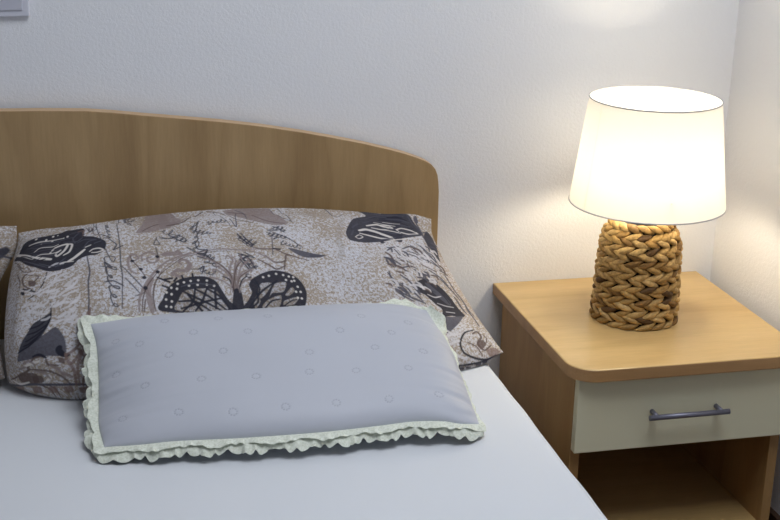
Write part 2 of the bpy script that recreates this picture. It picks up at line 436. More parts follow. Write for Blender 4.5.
# ---- the print -------------------------------------------------------
#@INK@
# kind (f fill, l line, d dot), colour letter, width in mm, then points on the cloth in 1/2000 of its width and 1/1000 of its height
INK = """fG0:562,794 588,859 588,994 631,997 684,978 709,866 747,847 716,822 672,809 622,794
lG2.49:709,853 769,869 800,950
lB1.66:588,803 644,844 706,859
fG0:656,991 688,997 722,975 762,862 728,834 666,819
lB2.49:697,834 772,850 822,947 856,981
fG0:953,975 988,988 1056,997 1122,991 1175,984 1209,891 1238,822 1194,809 1122,819 1062,847 1006,900
lB1.66:975,966 1050,947 1128,850 1222,819
lS1.25:1009,981 1050,950 1056,862
lS1.25:1175,984 1219,875 1262,828
lS1.25:1212,997 1244,903 1256,831
lB1.66:875,981 950,956 1009,853 1078,822
lS1.66:978,862 1000,794 1012,953
lS1.25:906,972 956,847 978,791
fK0:16,756 38,788 62,831 109,834 166,828 234,847 272,972 334,844 334,794 375,778 406,759 431,734 434,706 425,672 394,650 356,650 322,631 294,594 250,575 200,572 141,612 97,647
lW5.19:31,781 84,719 125,681 159,669 203,656
lK2.42:56,741 109,691 150,659 178,662
lW3.12:194,697 212,731 241,744 269,744 259,703 231,672 222,688 241,709
lW2.42:269,747 288,738 281,691 259,672
lW3.81:281,628 303,647 325,672 344,694
lW1.73:250,616 262,625 300,625
lW2.08:366,678 381,691 406,691 422,675 397,666 375,669
lW1.38:347,709 369,719
dW3.46:119,822
dW3.46:191,788
dW3.46:191,816
dW3.46:262,803
dW3.46:162,803
dW2.08:212,819
dW2.08:275,925
dW2.08:244,797
dW2.08:144,784
lS1.38:88,803 156,788 219,781 288,794
lS1.38:81,784 153,750 197,750
lS1.04:269,816 300,825 328,816
lS1.38:309,744 341,762 391,753
lM2.77:306,828 331,831 331,794
lB1.73:309,962 362,812 381,956
lB1.38:341,944 381,791 406,806
lB2.77:138,556 109,569 94,541 106,497 138,462
lK2.42:103,475 131,459 156,447
lB2.08:128,494 144,509 162,538 144,556
lK1.73:197,566 188,494 169,447 134,416
lB1.73:47,669 94,597 128,588 109,622
lB1.38:22,728 78,631 106,612
fB0:125,522 156,500 147,478 128,488
fK0:94,459 112,456 116,441 103,441
lB2.08:56,597 81,525 81,475
lS2.08:356,650 369,538 362,475 362,394
lS2.08:362,394 359,344 353,303
lP3.12:203,603 231,622 262,619
lP3.12:191,506 216,541 244,553
lP3.12:231,503 259,538 288,547
lP3.12:209,469 244,500 275,509
lP3.12:272,466 300,497 334,509
lP3.12:175,425 200,444 228,447
lP3.12:253,419 284,447 319,459
lP3.12:119,381 144,394 178,391
lP3.12:106,341 138,356 175,359
lP3.12:122,288 128,316 138,328
lP3.12:141,362 172,378 203,381
lP3.12:247,378 272,391 291,391
lP3.12:256,328 281,347 303,350
lP3.12:275,303 294,325 316,331
fS0:103,141 116,181 150,212 212,256 250,288 275,244 281,191 278,169 269,159 219,162 172,153 128,144
fT0:112,178 141,266 162,306 200,331 231,350 228,306 197,238 150,203
lK2.08:147,284 188,297 222,328
lK2.08:141,256 181,269 222,303
lK2.08:138,225 175,247 212,281
lK2.08:131,203 159,219 200,256
lK2.08:228,394 231,331 212,281 169,219 109,175
lK6.23:262,197 259,184 266,169 278,159
lK3.46:166,159 194,166 216,156
dK4.15:284,162
lB2.42:194,159 169,153 141,125 134,100 94,78 28,34
lB2.08:141,106 181,106 225,100 259,78 284,44
lB1.73:175,41 206,28 212,3
lB1.73:203,47 228,28 231,3
fB0:81,66 125,91 169,88 169,53 125,41 91,47
lB2.77:216,147 222,128 253,122
fB0:256,153 275,147 272,128 259,134
lS2.77:6,31 12,0 116,38 225,47 288,47 341,41
fM0:34,0 88,22 78,0 50,0
fM0:134,28 169,34 166,12 131,6
fM0:200,34 231,41 231,19 200,16
fM0:256,38 281,41 284,22 259,19
fM0:303,34 331,34 338,19 309,16
fB0:147,75 188,81 191,56 150,50
lW2.42:38,31 69,28 128,50
lW3.12:131,122 153,131 188,141
lW2.77:203,91 222,78 203,62
lM3.12:297,44 297,94 281,144 278,169
lM3.12:309,47 309,116 334,184 316,212 331,244
lM3.12:278,162 300,178 325,206
lM3.12:319,44 334,84 353,106
lM3.12:319,125 344,153 353,175
lM3.12:291,125 309,147 325,175
lM3.12:338,144 325,169 312,184
lM3.46:359,344 350,312 331,294 322,259
lM2.77:366,359 359,319 366,284
lH1.87:344,997 450,616 472,609 469,622 444,631 428,622 431,588 453,544 475,534 472,547 450,559 434,553 434,522 447,494 456,488 453,500 444,503 438,494 441,469 462,438 481,431 478,441 456,447 441,444 444,422 453,397 466,394 462,403 453,406 444,400 447,378 456,356 469,353 466,362 456,366 447,359
lH1.66:416,916 434,838 441,834 438,844 412,950 428,841 431,822 441,806 447,803 444,809 438,809 434,806 438,794 444,778 450,775 450,781 444,784 441,778
lH2.08:409,788 450,759 422,759
lH2.08:409,566 456,550 428,591 438,522
lH2.08:425,469 459,472 497,444
lH1.66:462,997 491,725 494,559 497,494 484,344
lH2.08:444,750 478,706 466,669 506,700
lH1.45:706,741 719,744 725,753 719,753 716,744 716,738 666,741 741,741 750,759 744,759 738,741 734,722 744,716 756,719 762,725 756,728 753,719 753,709 762,703 775,706 778,712 775,712 772,706 772,697
lH1.45:481,997 491,997 497,997 494,997 488,997 488,997 497,988 512,984 519,997 516,997 509,988 506,975 516,966 531,962 538,972 534,975 525,966 531,928
lH1.66:822,825 809,797 797,791 800,797 812,806 822,806 838,838 816,762 809,756 809,766 819,769 822,766 825,747 819,725 812,719 812,728 819,731 822,728 825,712 812,688 800,681 800,688 812,697 825,694 825,675 812,653 800,644 800,653 816,659 825,656
lH1.66:822,609 841,609 853,619 850,622 838,612 831,600 772,662 853,588 866,597 862,600 850,591 844,578 812,600 866,569 878,578 872,581 859,569 856,556 834,559 872,541 878,541 875,547 869,544 866,534 872,525 884,522 891,522 888,525 881,522 878,516
lH1.45:994,719 1006,716 1012,719 1009,722 1003,719 1003,709 1012,700 1025,697 1028,700 1025,703 1019,697 1019,691 1028,681 1044,684 1053,694 1050,697 1038,684 1034,672 1044,659 1059,662 1069,675 1066,678 1053,662 1050,650
lH1.87:981,597 994,588 1000,591 997,594 991,591 988,584 991,572 1000,566 1009,569 1006,572 997,569 994,559 1000,550 1016,547 1028,553 1025,556 1012,550 1003,541 1006,531 1019,525 1025,528 1022,531 1016,528 1012,522 1016,512 1025,506 1034,509 1031,512 1022,509 1019,503
lH1.45:666,800 684,794 688,800 684,803 678,797 678,788 691,775 712,781 722,797 719,800 706,781 703,762 716,750 731,744 738,747 731,753 725,747 725,738 738,722 756,716 762,722 756,728 750,719 750,709
lH1.45:797,781 809,791 816,800 812,803 806,788 806,775 812,772 822,775 825,781 822,781 819,775 819,766 828,762 838,762 841,769 838,769 834,766 834,759 828,747 853,756 856,759 853,759 850,756 850,750 841,738 869,747 872,753 869,753 862,747 866,741 872,738 881,741 884,744 881,744 878,741 878,734
lH1.45:872,816 881,822 884,825 878,825 878,819 881,816 881,803 900,822 903,828 897,828 897,819 897,816 906,816 919,822 922,828 919,828 916,822 916,816 925,816 938,831 941,850 938,847 934,828 934,819 944,819 956,828 959,838 953,834 953,828 953,822
lH1.45:762,519 822,519 828,528 825,531 816,516 812,506 822,500 831,503 838,509 834,509 828,503 828,497 834,491 847,491 850,497 847,497 844,494 844,488 850,481 866,488 875,500 869,500 862,488 859,478
lH1.66:1125,731 1138,738 1144,750 1141,750 1134,738 1134,728 1141,725 1156,734 1162,744 1159,744 1150,731 1150,722 1159,719 1172,728 1178,738 1175,741 1169,728 1166,716 1147,697 1188,722 1194,731 1191,731 1184,722 1184,709 1191,706 1206,712 1209,722 1206,722 1200,712 1200,703
lH1.66:1138,769 1169,788 1172,794 1169,794 1162,784 1162,778 1172,775 1184,788 1194,800 1188,800 1181,788 1178,772 1144,769 1200,778 1209,794 1206,794 1197,778 1194,766 1200,762 1212,766 1216,772 1212,772 1206,766 1206,756
lH1.87:978,588 991,584 997,588 994,591 984,584 984,578 991,569 1006,569 1022,584 1016,584 1003,572 997,559 1003,550 1016,547 1022,550 1019,553 1009,547 1009,541 1016,531 1025,528 1034,534 1031,538 1022,531 1022,525 1028,516 1041,512 1047,516 1044,519 1034,516 1034,509
lH1.45:991,709 1000,706 1006,709 1003,712 997,709 997,700 1003,691 1019,691 1028,700 1025,703 1016,694 1012,684 1019,672 1028,669 1034,672 1031,675 1025,672 1025,662 1031,653 1044,647 1047,650 1047,656 1041,650 1038,644
lH1.45:1172,672 1184,678 1191,688 1188,688 1181,678 1178,669 1175,656 1197,666 1200,672 1197,672 1194,666 1194,659 1200,656 1212,659 1216,662 1212,662 1209,659 1209,653 1216,650 1225,653 1228,656 1225,656 1222,653 1225,650 1231,644 1244,653 1250,662 1247,662 1241,653 1241,644 1247,641 1256,641 1259,644 1256,644 1253,641 1253,634
lH1.21:284,853 275,950 278,959 297,859 294,847 297,831 303,822 316,819 322,822 316,825 312,819 312,812 306,803 334,800 338,803 334,806 331,800 331,797
lH1.21:350,809 359,828 331,962 353,850 356,822 359,812 369,816 375,828 375,838 372,834 372,825 375,819 384,822 388,850 362,975 359,972 366,947 391,828
lH1.45:988,478 997,472 1003,475 1000,478 994,475 991,469 994,462 1006,456 1009,459 1009,462 1003,459 1000,456 1003,447 1016,444 1022,447 1019,447 1012,447 1009,441 1012,434 1022,428 1028,431 1025,434 1019,431 1019,428
lS1.66:497,559 534,491 581,412 597,388
lS1.66:506,484 538,434 556,406
lS1.66:481,997 541,850 491,988 528,856
lS1.25:538,394 575,409 581,441 597,388
lH1.66:650,753 634,700 659,697 644,741
lH1.66:700,772 759,700 772,719 747,753 706,775
lH1.66:659,756 691,738
lH1.25:641,675 647,619
dH3.32:709,741
dH3.32:731,712
lG3.32:547,328 553,381 581,441 628,516 691,584 784,625
lG6.65:612,475 591,419 591,369 597,325
lB2.08:609,325 606,388 622,453 656,512
lB1.66:559,328 566,381 591,441 638,512
lB1.66:566,328 575,378
lG3.32:553,503 528,531 525,597 544,638 566,612 550,591
lB1.66:534,628 541,594 569,531 588,481
lG3.32:581,588 581,628 612,644 647,612 634,575 606,578 600,606 619,612
fG0:662,625 684,644 716,638 734,653 728,631 703,622
lG3.32:694,484 703,509 741,509 769,541 762,575 738,584 734,566
dK5.82:541,591
dK5.82:572,531
dK5.82:644,612
dK5.82:638,512
dK5.82:581,481
dK5.82:581,428
lK2.08:634,481 669,459
lG2.91:694,497 716,481 738,484
lG2.08:650,509 691,562 753,606 844,628 950,631 1044,612 1072,591
lB1.25:647,497 697,547 753,597 841,616 947,619
lG2.08:941,628 1028,628 1100,628 1156,622
lH2.08:812,619 844,606 872,556
lH2.08:806,516 831,531 816,488
lH2.08:822,625 856,634 834,588
lH2.08:809,697 816,647 844,638
lH1.66:997,741 1028,672
lH1.66:1019,719 1056,656
lH1.66:984,572 1003,541 1019,488
lG2.49:938,406 938,466 906,519 859,569 822,603
lG2.49:941,406 959,456 1003,488 1025,497
lG2.49:934,409 931,506 950,553 934,588 922,566
lG2.49:947,425 981,522 1019,550 1034,538 1022,525
lG2.49:934,409 894,450 847,469 834,456 850,450
lG2.49:934,441 884,500 862,509 869,484
lG2.49:950,453 962,522 988,569 984,597
lG2.49:934,425 919,484 878,531 900,544
lG2.49:950,416 981,444 1016,447
lB1.66:934,406 931,472 903,525 859,575
lB1.25:944,406 966,462 1009,494
lB1.25:941,409 950,503 966,553
lG3.74:725,475 706,503 722,522 756,506 778,541 762,581 731,572 741,550
fG0:656,625 688,634 716,625 734,650 753,616 716,612 675,612
fK0:634,322 644,381 675,431 719,462 769,475 825,475 866,450 884,409 900,366 919,306
fP0:694,325 706,372 731,406 778,416 828,416 862,403 875,372 884,312
lK2.91:906,306 872,378 825,416
lK2.91:891,309 831,378 778,416
lK2.91:872,309 806,359 731,406
lK2.91:825,312 769,362 706,366
lK2.91:766,319 797,359 825,416
lK2.91:719,322 762,362 778,416
lK2.91:847,325 856,403
lK2.91:791,316 747,394
lK2.91:878,372 816,359 712,334
dW3.32:662,406
dW3.32:656,375
dW3.32:684,425
dW3.32:681,397
dW3.32:712,441
dW3.32:706,419
dW3.32:738,447
dW3.32:766,453
dW3.32:797,456
dW3.32:831,453
dW3.32:678,366
dW3.32:672,341
dW3.32:653,344
dW3.32:756,431
dW3.32:791,434
dW3.32:828,434
dW3.32:856,428
lS1.66:725,428 781,441 856,431
fK0:909,306 928,397 944,412 959,394 953,306
lK1.66:931,400 922,453 897,472
lK1.66:950,400 969,444 994,466
lK2.49:644,475 681,453
lK2.49:662,469 694,472
lK2.49:650,438 669,428
lK2.49:738,459 734,481
lK2.49:700,456 712,472
lK2.49:778,472 778,491
fK0:959,316 981,359 1000,391 994,422 1012,450 1062,481 1112,494 1169,481 1209,444 1222,394 1209,341 1191,316 1131,309
fP0:1044,428 1088,428 1053,381 1028,362 1025,391
fP0:1100,425 1147,431 1125,388 1081,384 1066,369
fP0:1056,353 1112,372 1091,316 1028,319
fP0:1131,375 1166,409 1172,391 1144,369
fP0:1122,347 1181,362 1156,328 1116,325
fP0:1000,350 1019,378 1025,347 1000,316
lK2.49:975,319 1034,388 1112,441
lK2.08:1038,316 1069,347 1106,356
lK2.49:984,319 1016,347 1019,391
lK2.08:1022,447 1034,409 1019,369
lK1.66:1109,319 1147,344 1172,350
dW3.32:1084,466
dW3.32:1116,475
dW3.32:1144,469
dW3.32:1166,462
dW3.32:1184,441
dW3.32:1191,412
dW3.32:1197,388
dW3.32:1194,356
dW3.32:1184,459
dW3.32:1150,444
dW3.32:1172,438
dW3.32:1178,388
dW3.32:1178,359
dW3.32:1059,459
fS0:1200,638 1259,625 1306,609 1356,594 1278,578 1234,597
lB2.08:1134,631 1184,597 1275,559
lB2.49:1091,584 1122,541 1169,550 1181,588 1206,591
lB2.49:1056,559 1100,519 1125,500 1166,522
lH2.08:1134,769 1206,716 1266,650
lH2.08:1162,800 1184,791 1209,756
lH1.66:1125,750 1153,734 1134,712
lH1.66:994,734 1019,694 1050,638
lH1.66:1012,744 1050,656
lH2.08:978,603 1012,581 1038,500
lH2.08:981,562 1009,500
lH2.08:1006,612 1041,569 1003,588
lS1.25:1144,716 1125,591
lG2.91:1066,600 1097,569 1122,538
lB1.66:1050,641 1088,625 1166,631
lB1.66:1169,550 1156,500
lK2.08:1134,631 1162,625
lG2.08:916,397 941,469 962,553 947,588
lG2.08:953,394 953,453 988,491 1016,500
lG2.08:978,516 1016,550 1009,569
lB1.66:925,397 956,503 988,553
lS1.25:1444,997 1466,956
lS1.52:1450,994 1484,912 1525,953
lQ8.38:1516,891 1450,738 1438,641 1419,581
fS0:1291,603 1328,600 1359,594 1316,581 1288,584
fT0:1497,775 1538,853 1591,928 1647,959 1619,997 1697,997 1744,988 1841,1000 1775,762 1716,747 1656,725 1588,706 1534,703 1494,716
fT0:1728,984 1791,997 1859,997 1881,972 1900,894 1903,831 1853,806 1766,775 1688,738 1644,719
lW4.57:1572,806 1609,819 1644,809 1678,791 1722,772
lW3.05:1569,784 1619,766 1659,753 1712,759
lW3.43:1625,853 1675,869 1706,856 1753,853
lW2.28:1644,838 1691,828 1728,841
lW1.52:1534,747 1559,769 1572,753 1547,734 1534,747
lK2.28:1566,797 1628,791 1672,772
lK1.9:1650,934 1722,966 1822,962
lK1.9:1650,891 1738,934 1816,922
lW2.77:1775,847 1812,866 1859,853 1881,834 1838,822 1794,831 1775,847
lW2.08:1694,866 1738,869 1759,856
lW3.12:1669,788 1700,775 1725,759
lK1.73:1731,956 1806,969 1859,941
lK1.73:1734,928 1809,928 1872,872
lK1.73:1766,888 1831,891 1875,847
lK1.73:1706,816 1756,806 1809,800
fS0:1897,975 1912,984 1916,944 1903,925 1894,947
lS3.12:1903,931 1906,856 1903,747
fT0:1947,881 1975,850 1966,781 1944,684 1928,644 1919,716 1903,747 1909,822
lS2.08:1909,850 1944,872
lW1.73:1666,728 1747,762 1891,806
lS2.42:1744,694 1803,725 1828,688
lS2.42:1741,662 1797,653 1819,625
lS2.42:1806,734 1847,706 1859,650 1853,616
lS2.42:1653,653 1688,688 1728,709
lS2.42:1631,600 1634,562 1628,584 1641,544
lS2.42:1606,500 1616,441 1647,428
lS2.42:1712,672 1744,622 1803,616
lS2.42:1659,600 1684,566
lS2.42:1844,753 1884,703 1897,628
lS2.42:1675,541 1728,559 1766,556
lS2.42:1894,569 1928,544
lS2.42:1762,684 1806,678 1841,647
lS2.42:1684,609 1716,597 1756,581
lS2.42:1616,512 1612,475 1631,444 1659,400
lS2.42:1825,644 1866,622 1900,588
lS2.42:1834,562 1875,519 1897,472
lS2.42:1862,738 1884,672 1906,619
lS2.42:1694,675 1706,634
lS2.42:1875,638 1906,575
lS2.42:1606,397 1641,369 1669,350
lB2.08:1806,706 1834,669
lB2.08:1716,656 1753,616
lB2.08:1650,566 1691,531
lB2.08:1806,597 1869,556
lB2.08:1794,725 1822,716
lB2.08:1703,572 1750,559
fK0:1703,447 1744,478 1794,500 1828,481 1856,438 1875,359 1903,284 1866,262 1816,269 1769,262 1788,312 1762,347 1731,388 1697,409
fS0:1769,469 1809,459 1831,412 1853,350 1834,341 1803,375 1784,419
lP1.9:1747,394 1781,381 1816,391
lP1.52:1778,347 1819,334 1859,331
lK2.28:1797,469 1825,419 1844,353
lP1.52:1803,297 1847,294
lT2.28:1741,456 1766,428 1800,416
fS0:1772,259 1822,262 1884,272 1822,206 1753,156 1750,206
lS3.05:1909,544 1928,422 1944,344 1962,278
lS3.05:1894,400 1906,344 1922,297
lS3.05:1941,344 1947,278 1950,197
lS3.05:1662,494 1688,459 1703,400
lS3.05:1644,441 1684,397 1706,353
lS3.05:1625,394 1666,369 1712,341
lS3.05:1872,506 1903,444 1919,378
lS3.05:1694,528 1722,491
lK2.67:1900,172 1841,156 1800,106 1803,56 1856,25 1912,9 1959,9
lB3.43:1884,150 1916,159 1928,125 1894,97 1912,53 1959,66
lB2.28:1841,106 1878,81 1891,31
fB0:1891,103 1931,109 1938,81 1903,62 1888,81
fM0:1928,50 1969,47 1988,12 1944,9 1925,25
lB1.9:1944,138 1956,112 1941,88
lK1.9:1738,12 1844,9 1944,6 1997,0
fT0:1759,6 1788,6 1794,0 1769,0
fT0:1797,6 1825,3 1828,0 1806,0
fT0:1847,6 1875,6 1875,0 1853,0
fT0:1734,19 1766,16 1769,6 1744,6
fT0:1881,9 1909,6 1909,0 1888,0
lP3.43:1741,141 1812,150
lP3.43:1744,100 1797,116
lP3.43:1750,59 1797,34
lP3.43:1753,178 1784,141
lW1.38:91,797 138,800 188,794 244,797
lS1.38:100,778 150,784 191,778 238,784
lS1.38:112,750 166,759 194,759 231,772
lW1.38:125,725 144,753 197,744 225,756
lS1.38:103,719 159,728 200,725 253,731
lS1.38:116,694 172,709 203,709 247,719
lW1.38:125,675 153,697 203,694 241,706
lS1.38:134,656 166,681 206,681 234,694
lS1.73:312,819 288,784 300,744
lS1.73:331,781 306,756 247,766
lS1.73:391,753 359,744 338,706
lS1.73:409,738 384,728
lS1.73:156,634 216,606 262,612
lS1.73:81,678 144,631 191,603
lS1.73:269,653 247,628 231,600
lS2.28:1606,909 1688,959 1753,962
lS2.28:1612,875 1675,906 1738,894 1800,897
lS2.28:1544,825 1581,859
lS2.28:1519,759 1541,800
lS2.28:1650,738 1738,775
lS2.28:1697,816 1753,809 1797,838
lS2.28:1681,981 1747,975 1816,984
lS2.08:1734,972 1788,984 1844,975
lS2.08:1750,950 1822,947 1869,925
lS2.08:1803,897 1859,884
lS2.08:1866,984 1881,925 1900,862
lS2.08:1691,838 1734,838 1778,856
lS2.08:1788,797 1847,819 1894,831
lW1.38:1716,897 1759,900 1816,906
lW1.52:1669,888 1719,875 1781,878
lW1.9:1691,828 1759,825 1791,822
lP3.21:1728,434 1759,438 1778,425
lP4.07:1722,462 1738,450 1738,425
lS4.14:1653,441 1669,428 1672,400
lP4.7:1800,541 1812,528 1809,497
lP3.29:1706,709 1719,694 1719,662
lP3.41:1709,700 1722,678 1719,641
lS4.52:1691,431 1706,419 1706,391
lS2.79:1766,525 1784,525 1781,503
lP4.46:1853,684 1869,678 1866,647
lP3.79:1691,581 1712,578 1725,562
lP4.41:1619,534 1634,525 1638,500
lP4.7:1822,597 1844,600 1850,584
lP3.44:1644,462 1659,453 1662,434
lP4.03:1825,662 1850,662 1859,644
lS4.06:1784,525 1809,522 1819,500
lP3.81:1741,428 1769,428 1775,416
lS2.96:1650,591 1659,578 1659,550
lB3.98:1816,716 1841,709 1850,684
lP4.32:1612,459 1625,447 1625,419
lB3.44:1788,475 1816,475 1825,456
lS3.13:1638,403 1656,397 1662,378
lS4.17:1609,406 1628,394 1634,369
lS4.43:1625,416 1644,409 1650,391
lP4.31:1694,516 1709,509 1719,491
lS3.39:1822,497 1838,497 1844,484
lP3.52:1656,434 1675,422 1681,397
lB3.21:1744,425 1766,425 1772,409
lB3.8:1641,638 1656,622 1662,591
lS4.84:1634,600 1653,591 1662,569
lP2.83:1809,625 1822,619 1822,600
lP4.01:1809,503 1831,503 1838,484
lS3.15:1662,681 1678,678 1675,650
lS3.56:1766,531 1791,525 1791,497
lB3.36:1653,516 1675,512 1684,494
lP4.7:1744,619 1781,622 1791,600
lB3.47:1834,528 1856,525 1862,503
lS3.8:1744,541 1762,534 1759,509
lS3.07:1909,744 1938,750 1956,741
lS4.24:1803,544 1816,538 1816,519
lB2.89:1575,431 1594,431 1597,419
lP3.87:1684,438 1700,434 1703,419
lS2.77:1888,741 1900,734 1900,712
lP4.18:1700,444 1728,441 1744,425
lP4.75:1806,484 1822,484 1828,472
lS2.79:1894,700 1906,678 1903,634
lS3.86:1625,603 1644,597 1650,575
lS4.2:1738,672 1756,666 1753,641
lB3.44:1628,559 1644,559 1650,547
lP4.06:1719,625 1747,625 1759,609
lP3.65:1850,753 1866,750 1872,738
lB3.72:1697,594 1716,581 1722,553
lB3.9:1903,609 1919,588 1919,550
lP3.96:1756,538 1775,534 1772,509
lS3.43:1741,494 1781,497 1797,478
lP3.33:1700,606 1716,603 1716,581
lP4.09:1909,716 1931,722 1938,709
lB2.78:1659,562 1681,550 1694,528
lS4.67:1934,781 1966,788 2000,797
lP3.67:1684,503 1697,494 1700,472
lP2.78:1769,616 1791,619 1797,606
lP2.21:203,438 225,444 241,462
lP2.25:294,384 303,388 309,397
lP2.27:219,412 238,419 247,434
lP1.87:203,466 212,466 222,475
lP2.17:206,438 228,441 247,453
lP3.01:297,356 303,356 312,362
lP2.72:312,309 325,309 338,319
lP2.19:234,450 247,450 256,459
lP2.58:222,431 241,434 256,444
lP2.47:162,356 181,353 197,359
lP2.23:219,412 234,412 247,419
lP3.04:153,375 172,381 178,394
lP2.76:278,316 294,316 309,325
lP1.77:250,316 269,316 284,325
lP1.97:169,344 191,350 200,366
lP1.73:206,444 219,444 228,456
lP2.53:272,522 291,522 306,534
lP2.75:281,328 288,334 291,344
lP1.97:153,434 172,444 178,462
lP2.42:288,459 309,472 322,494
lP3:194,347 212,350 225,362
lP1.81:256,328 269,331 275,338
lP2.72:297,394 306,391 316,397
lP2.62:209,488 231,503 238,531
lP2.32:288,431 303,434 319,444
lP2.36:300,388 312,391 319,400
lP2.62:291,359 300,362 309,372
lP2.7:238,375 250,378 259,384
lP2.69:138,441 159,438 181,447
lP2.51:256,388 272,397 281,412
lP2.37:216,544 228,547 234,562
lP2.78:241,553 253,559 259,578
lP1.74:281,453 300,462 312,481
lP2.73:197,322 216,325 228,334
lP1.96:288,462 306,475 319,497
lP2.18:303,509 325,516 344,531
lP2.24:281,453 297,459 309,475
lP2.64:278,466 288,469 294,481
lP3.07:297,300 312,303 322,316
lP1.74:162,438 178,444 181,459
lP2.17:225,388 234,391 244,397
lP2.15:184,528 203,538 216,559
lP2.52:184,384 206,388 219,400
lP2.78:269,419 281,422 291,431
lP2.25:119,569 134,566 144,581
lP1.92:212,366 228,375 234,391
lP2.35:312,316 334,319 353,328
lP2.15:197,347 209,347 219,353
lP2.68:116,459 125,456 134,462
lP2.1:250,381 262,384 272,391
lP2.3:312,406 325,409 328,422
lP2.61:238,306 256,309 272,319
lP2.95:234,309 250,309 259,316
lP1.98:166,381 184,388 194,400
lP2.56:238,378 250,388 256,400
lP2.45:297,384 316,391 328,406
lP1.97:244,303 256,306 266,316
lP2.56:294,328 309,338 316,353
lP2.27:169,450 191,453 209,469
lP2.25:275,366 288,372 297,384
lG2.77:125,131 144,141 169,128
lG2.77:228,125 253,106 269,75
lG2.77:162,100 203,94 219,72
lG2.77:266,91 288,75
lG2.77:103,106 128,116"""
INK_RGB = {'K': (34, 34, 46, .97), 'T': (52, 52, 63, .96), 'S': (76, 75, 86, .93), 'G': (134, 120, 118, .85), 'B': (92, 76, 72, .9), 'M': (120, 98, 92, .8),
           'H': (52, 53, 66, .88), 'W': (214, 208, 202, .95), 'P': (204, 201, 204, .75), 'Q': (150, 142, 136, .4)}
def smooth_line(P, closed):
    P = np.array(P, float)
    if len(P) < 3: return P
    Q = np.concatenate([P[-1:], P, P[:2]]) if closed else np.concatenate([2 * P[:1] - P[1:2], P, 2 * P[-1:] - P[-2:-1]])
    t = np.linspace(0, 1, 6, endpoint=False)[:, None]; o = []
    for i in range(1, len(Q) - 2):
        a, b, c, d = Q[i - 1], Q[i], Q[i + 1], Q[i + 2]
        m0, m1 = .42 * (c - a), .42 * (d - b)
        o.append(b + m0 * t + (3 * (c - b) - 2 * m0 - m1) * t * t + (2 * (b - c) + m0 + m1) * t ** 3)
    o = np.concatenate(o)
    return o if closed else np.r_[o, P[-1:]]
_cache = {}
def paint(nu, nv, size):
    if (nu, nv) in _cache: return _cache[nu, nv]
    A = np.zeros((nv, nu, 4)); w_, h_ = size[0] * 1000, size[1] * 1000
    gx, gy = np.linspace(0, w_, nu), np.linspace(0, h_, nv); aa = .55 * (gx[1] + gy[1])
    for row in INK.splitlines():
        hd, pts = row.split(':'); kind, c, wid = hd[0], INK_RGB[hd[1]], float(hd[2:])
        P = np.array([[float(k) for k in p.split(',')] for p in pts.split()]) * (w_ / 2000, h_ / 1000)
        P = smooth_line(P, kind == 'f'); r = max(wid * (1.5 if kind == 'l' else 1.25), 1.8) / 2
        lo, hi = P.min(0) - r - 3, P.max(0) + r + 3
        i0, i1 = np.searchsorted(gx, (lo[0], hi[0])); j0, j1 = np.searchsorted(gy, (lo[1], hi[1]))
        if i1 <= i0 or j1 <= j0: continue
        X, Y = np.meshgrid(gx[i0:i1], gy[j0:j1])
        D = np.full(X.shape, 1e9); ins = np.zeros(X.shape, bool)
        seg = list(zip(P, np.roll(P, -1, 0))) if kind == 'f' else list(zip(P[:-1], P[1:])) or [(P[0], P[0])]
        for n_, (a, b) in enumerate(seg):
            d = b - a; L2 = d @ d
            t = np.clip(((X - a[0]) * d[0] + (Y - a[1]) * d[1]) / L2, 0, 1) if L2 > 1e-9 else 0
            e = np.hypot(X - a[0] - t * d[0], Y - a[1] - t * d[1])
            if kind == 'l': e = e + r * .35 * abs(2 * (n_ + .5) / len(seg) - 1) ** 2      # pen strokes thin out at the ends
            D = np.minimum(D, e)
            if kind == 'f' and abs(d[1]) > 1e-9:
                cr = (a[1] > Y) != (b[1] > Y); ins ^= cr & (X < a[0] + (Y - a[1]) / d[1] * d[0])
        sd = np.where(ins, -D, D) if kind == 'f' else D - r
        m = np.clip(.5 - sd / aa, 0, 1) * c[3]
        T = A[j0:j1, i0:i1]
        if hd[:2] == 'fP':                 # bare cloth showing inside a printed shape
            T[..., 3] *= 1 - .92 * m; continue
        na = m + T[..., 3] * (1 - m)
        T[..., :3] = np.where(na[..., None] > 1e-6, (np.array(lin(c[:3])[:3]) * m[..., None] + T[..., :3] * (T[..., 3] * (1 - m))[..., None]) / np.maximum(na, 1e-6)[..., None], 0)
        T[..., 3] = na
    _cache[nu, nv] = A
    return A

# ---- right pillow ----------------------------------------------------
def up(pts): return [(x, y, z + H) for x, y, z in pts]
PB = up([(-.943, -.303, -.015), (-.918, -.318, -.024), (-.891, -.336, -.0275), (-.827, -.362, -.0285), (-.65, -.366, -.0285), (-.5, -.370, -.0285), (-.35, -.370, -.0285), (-.22, -.370, -.0285), (-.177, -.362, -.0285), (-.125, -.345, -.026), (-.082, -.325, -.015)])
PT = up([(-.919, -.09, .181), (-.874, -.088, .186), (-.821, -.086, .187), (-.759, -.085, .193), (-.688, -.085, .200), (-.562, -.085, .206), (-.413, -.085, .201), (-.299, -.085, .189), (-.251, -.086, .183), (-.198, -.088, .181), (-.160, -.09, .170)])
PL = up([(-.943, -.303, -.015), (-.946, -.27, .031), (-.944, -.23, .074), (-.939, -.18, .106), (-.930, -.13, .14), (-.923, -.1, .16), (-.919, -.09, .181)])
PR = up([(-.082, -.325, -.015), (-.104, -.265, .016), (-.127, -.215, .055), (-.150, -.15, .105), (-.162, -.108, .145), (-.160, -.09, .170)])
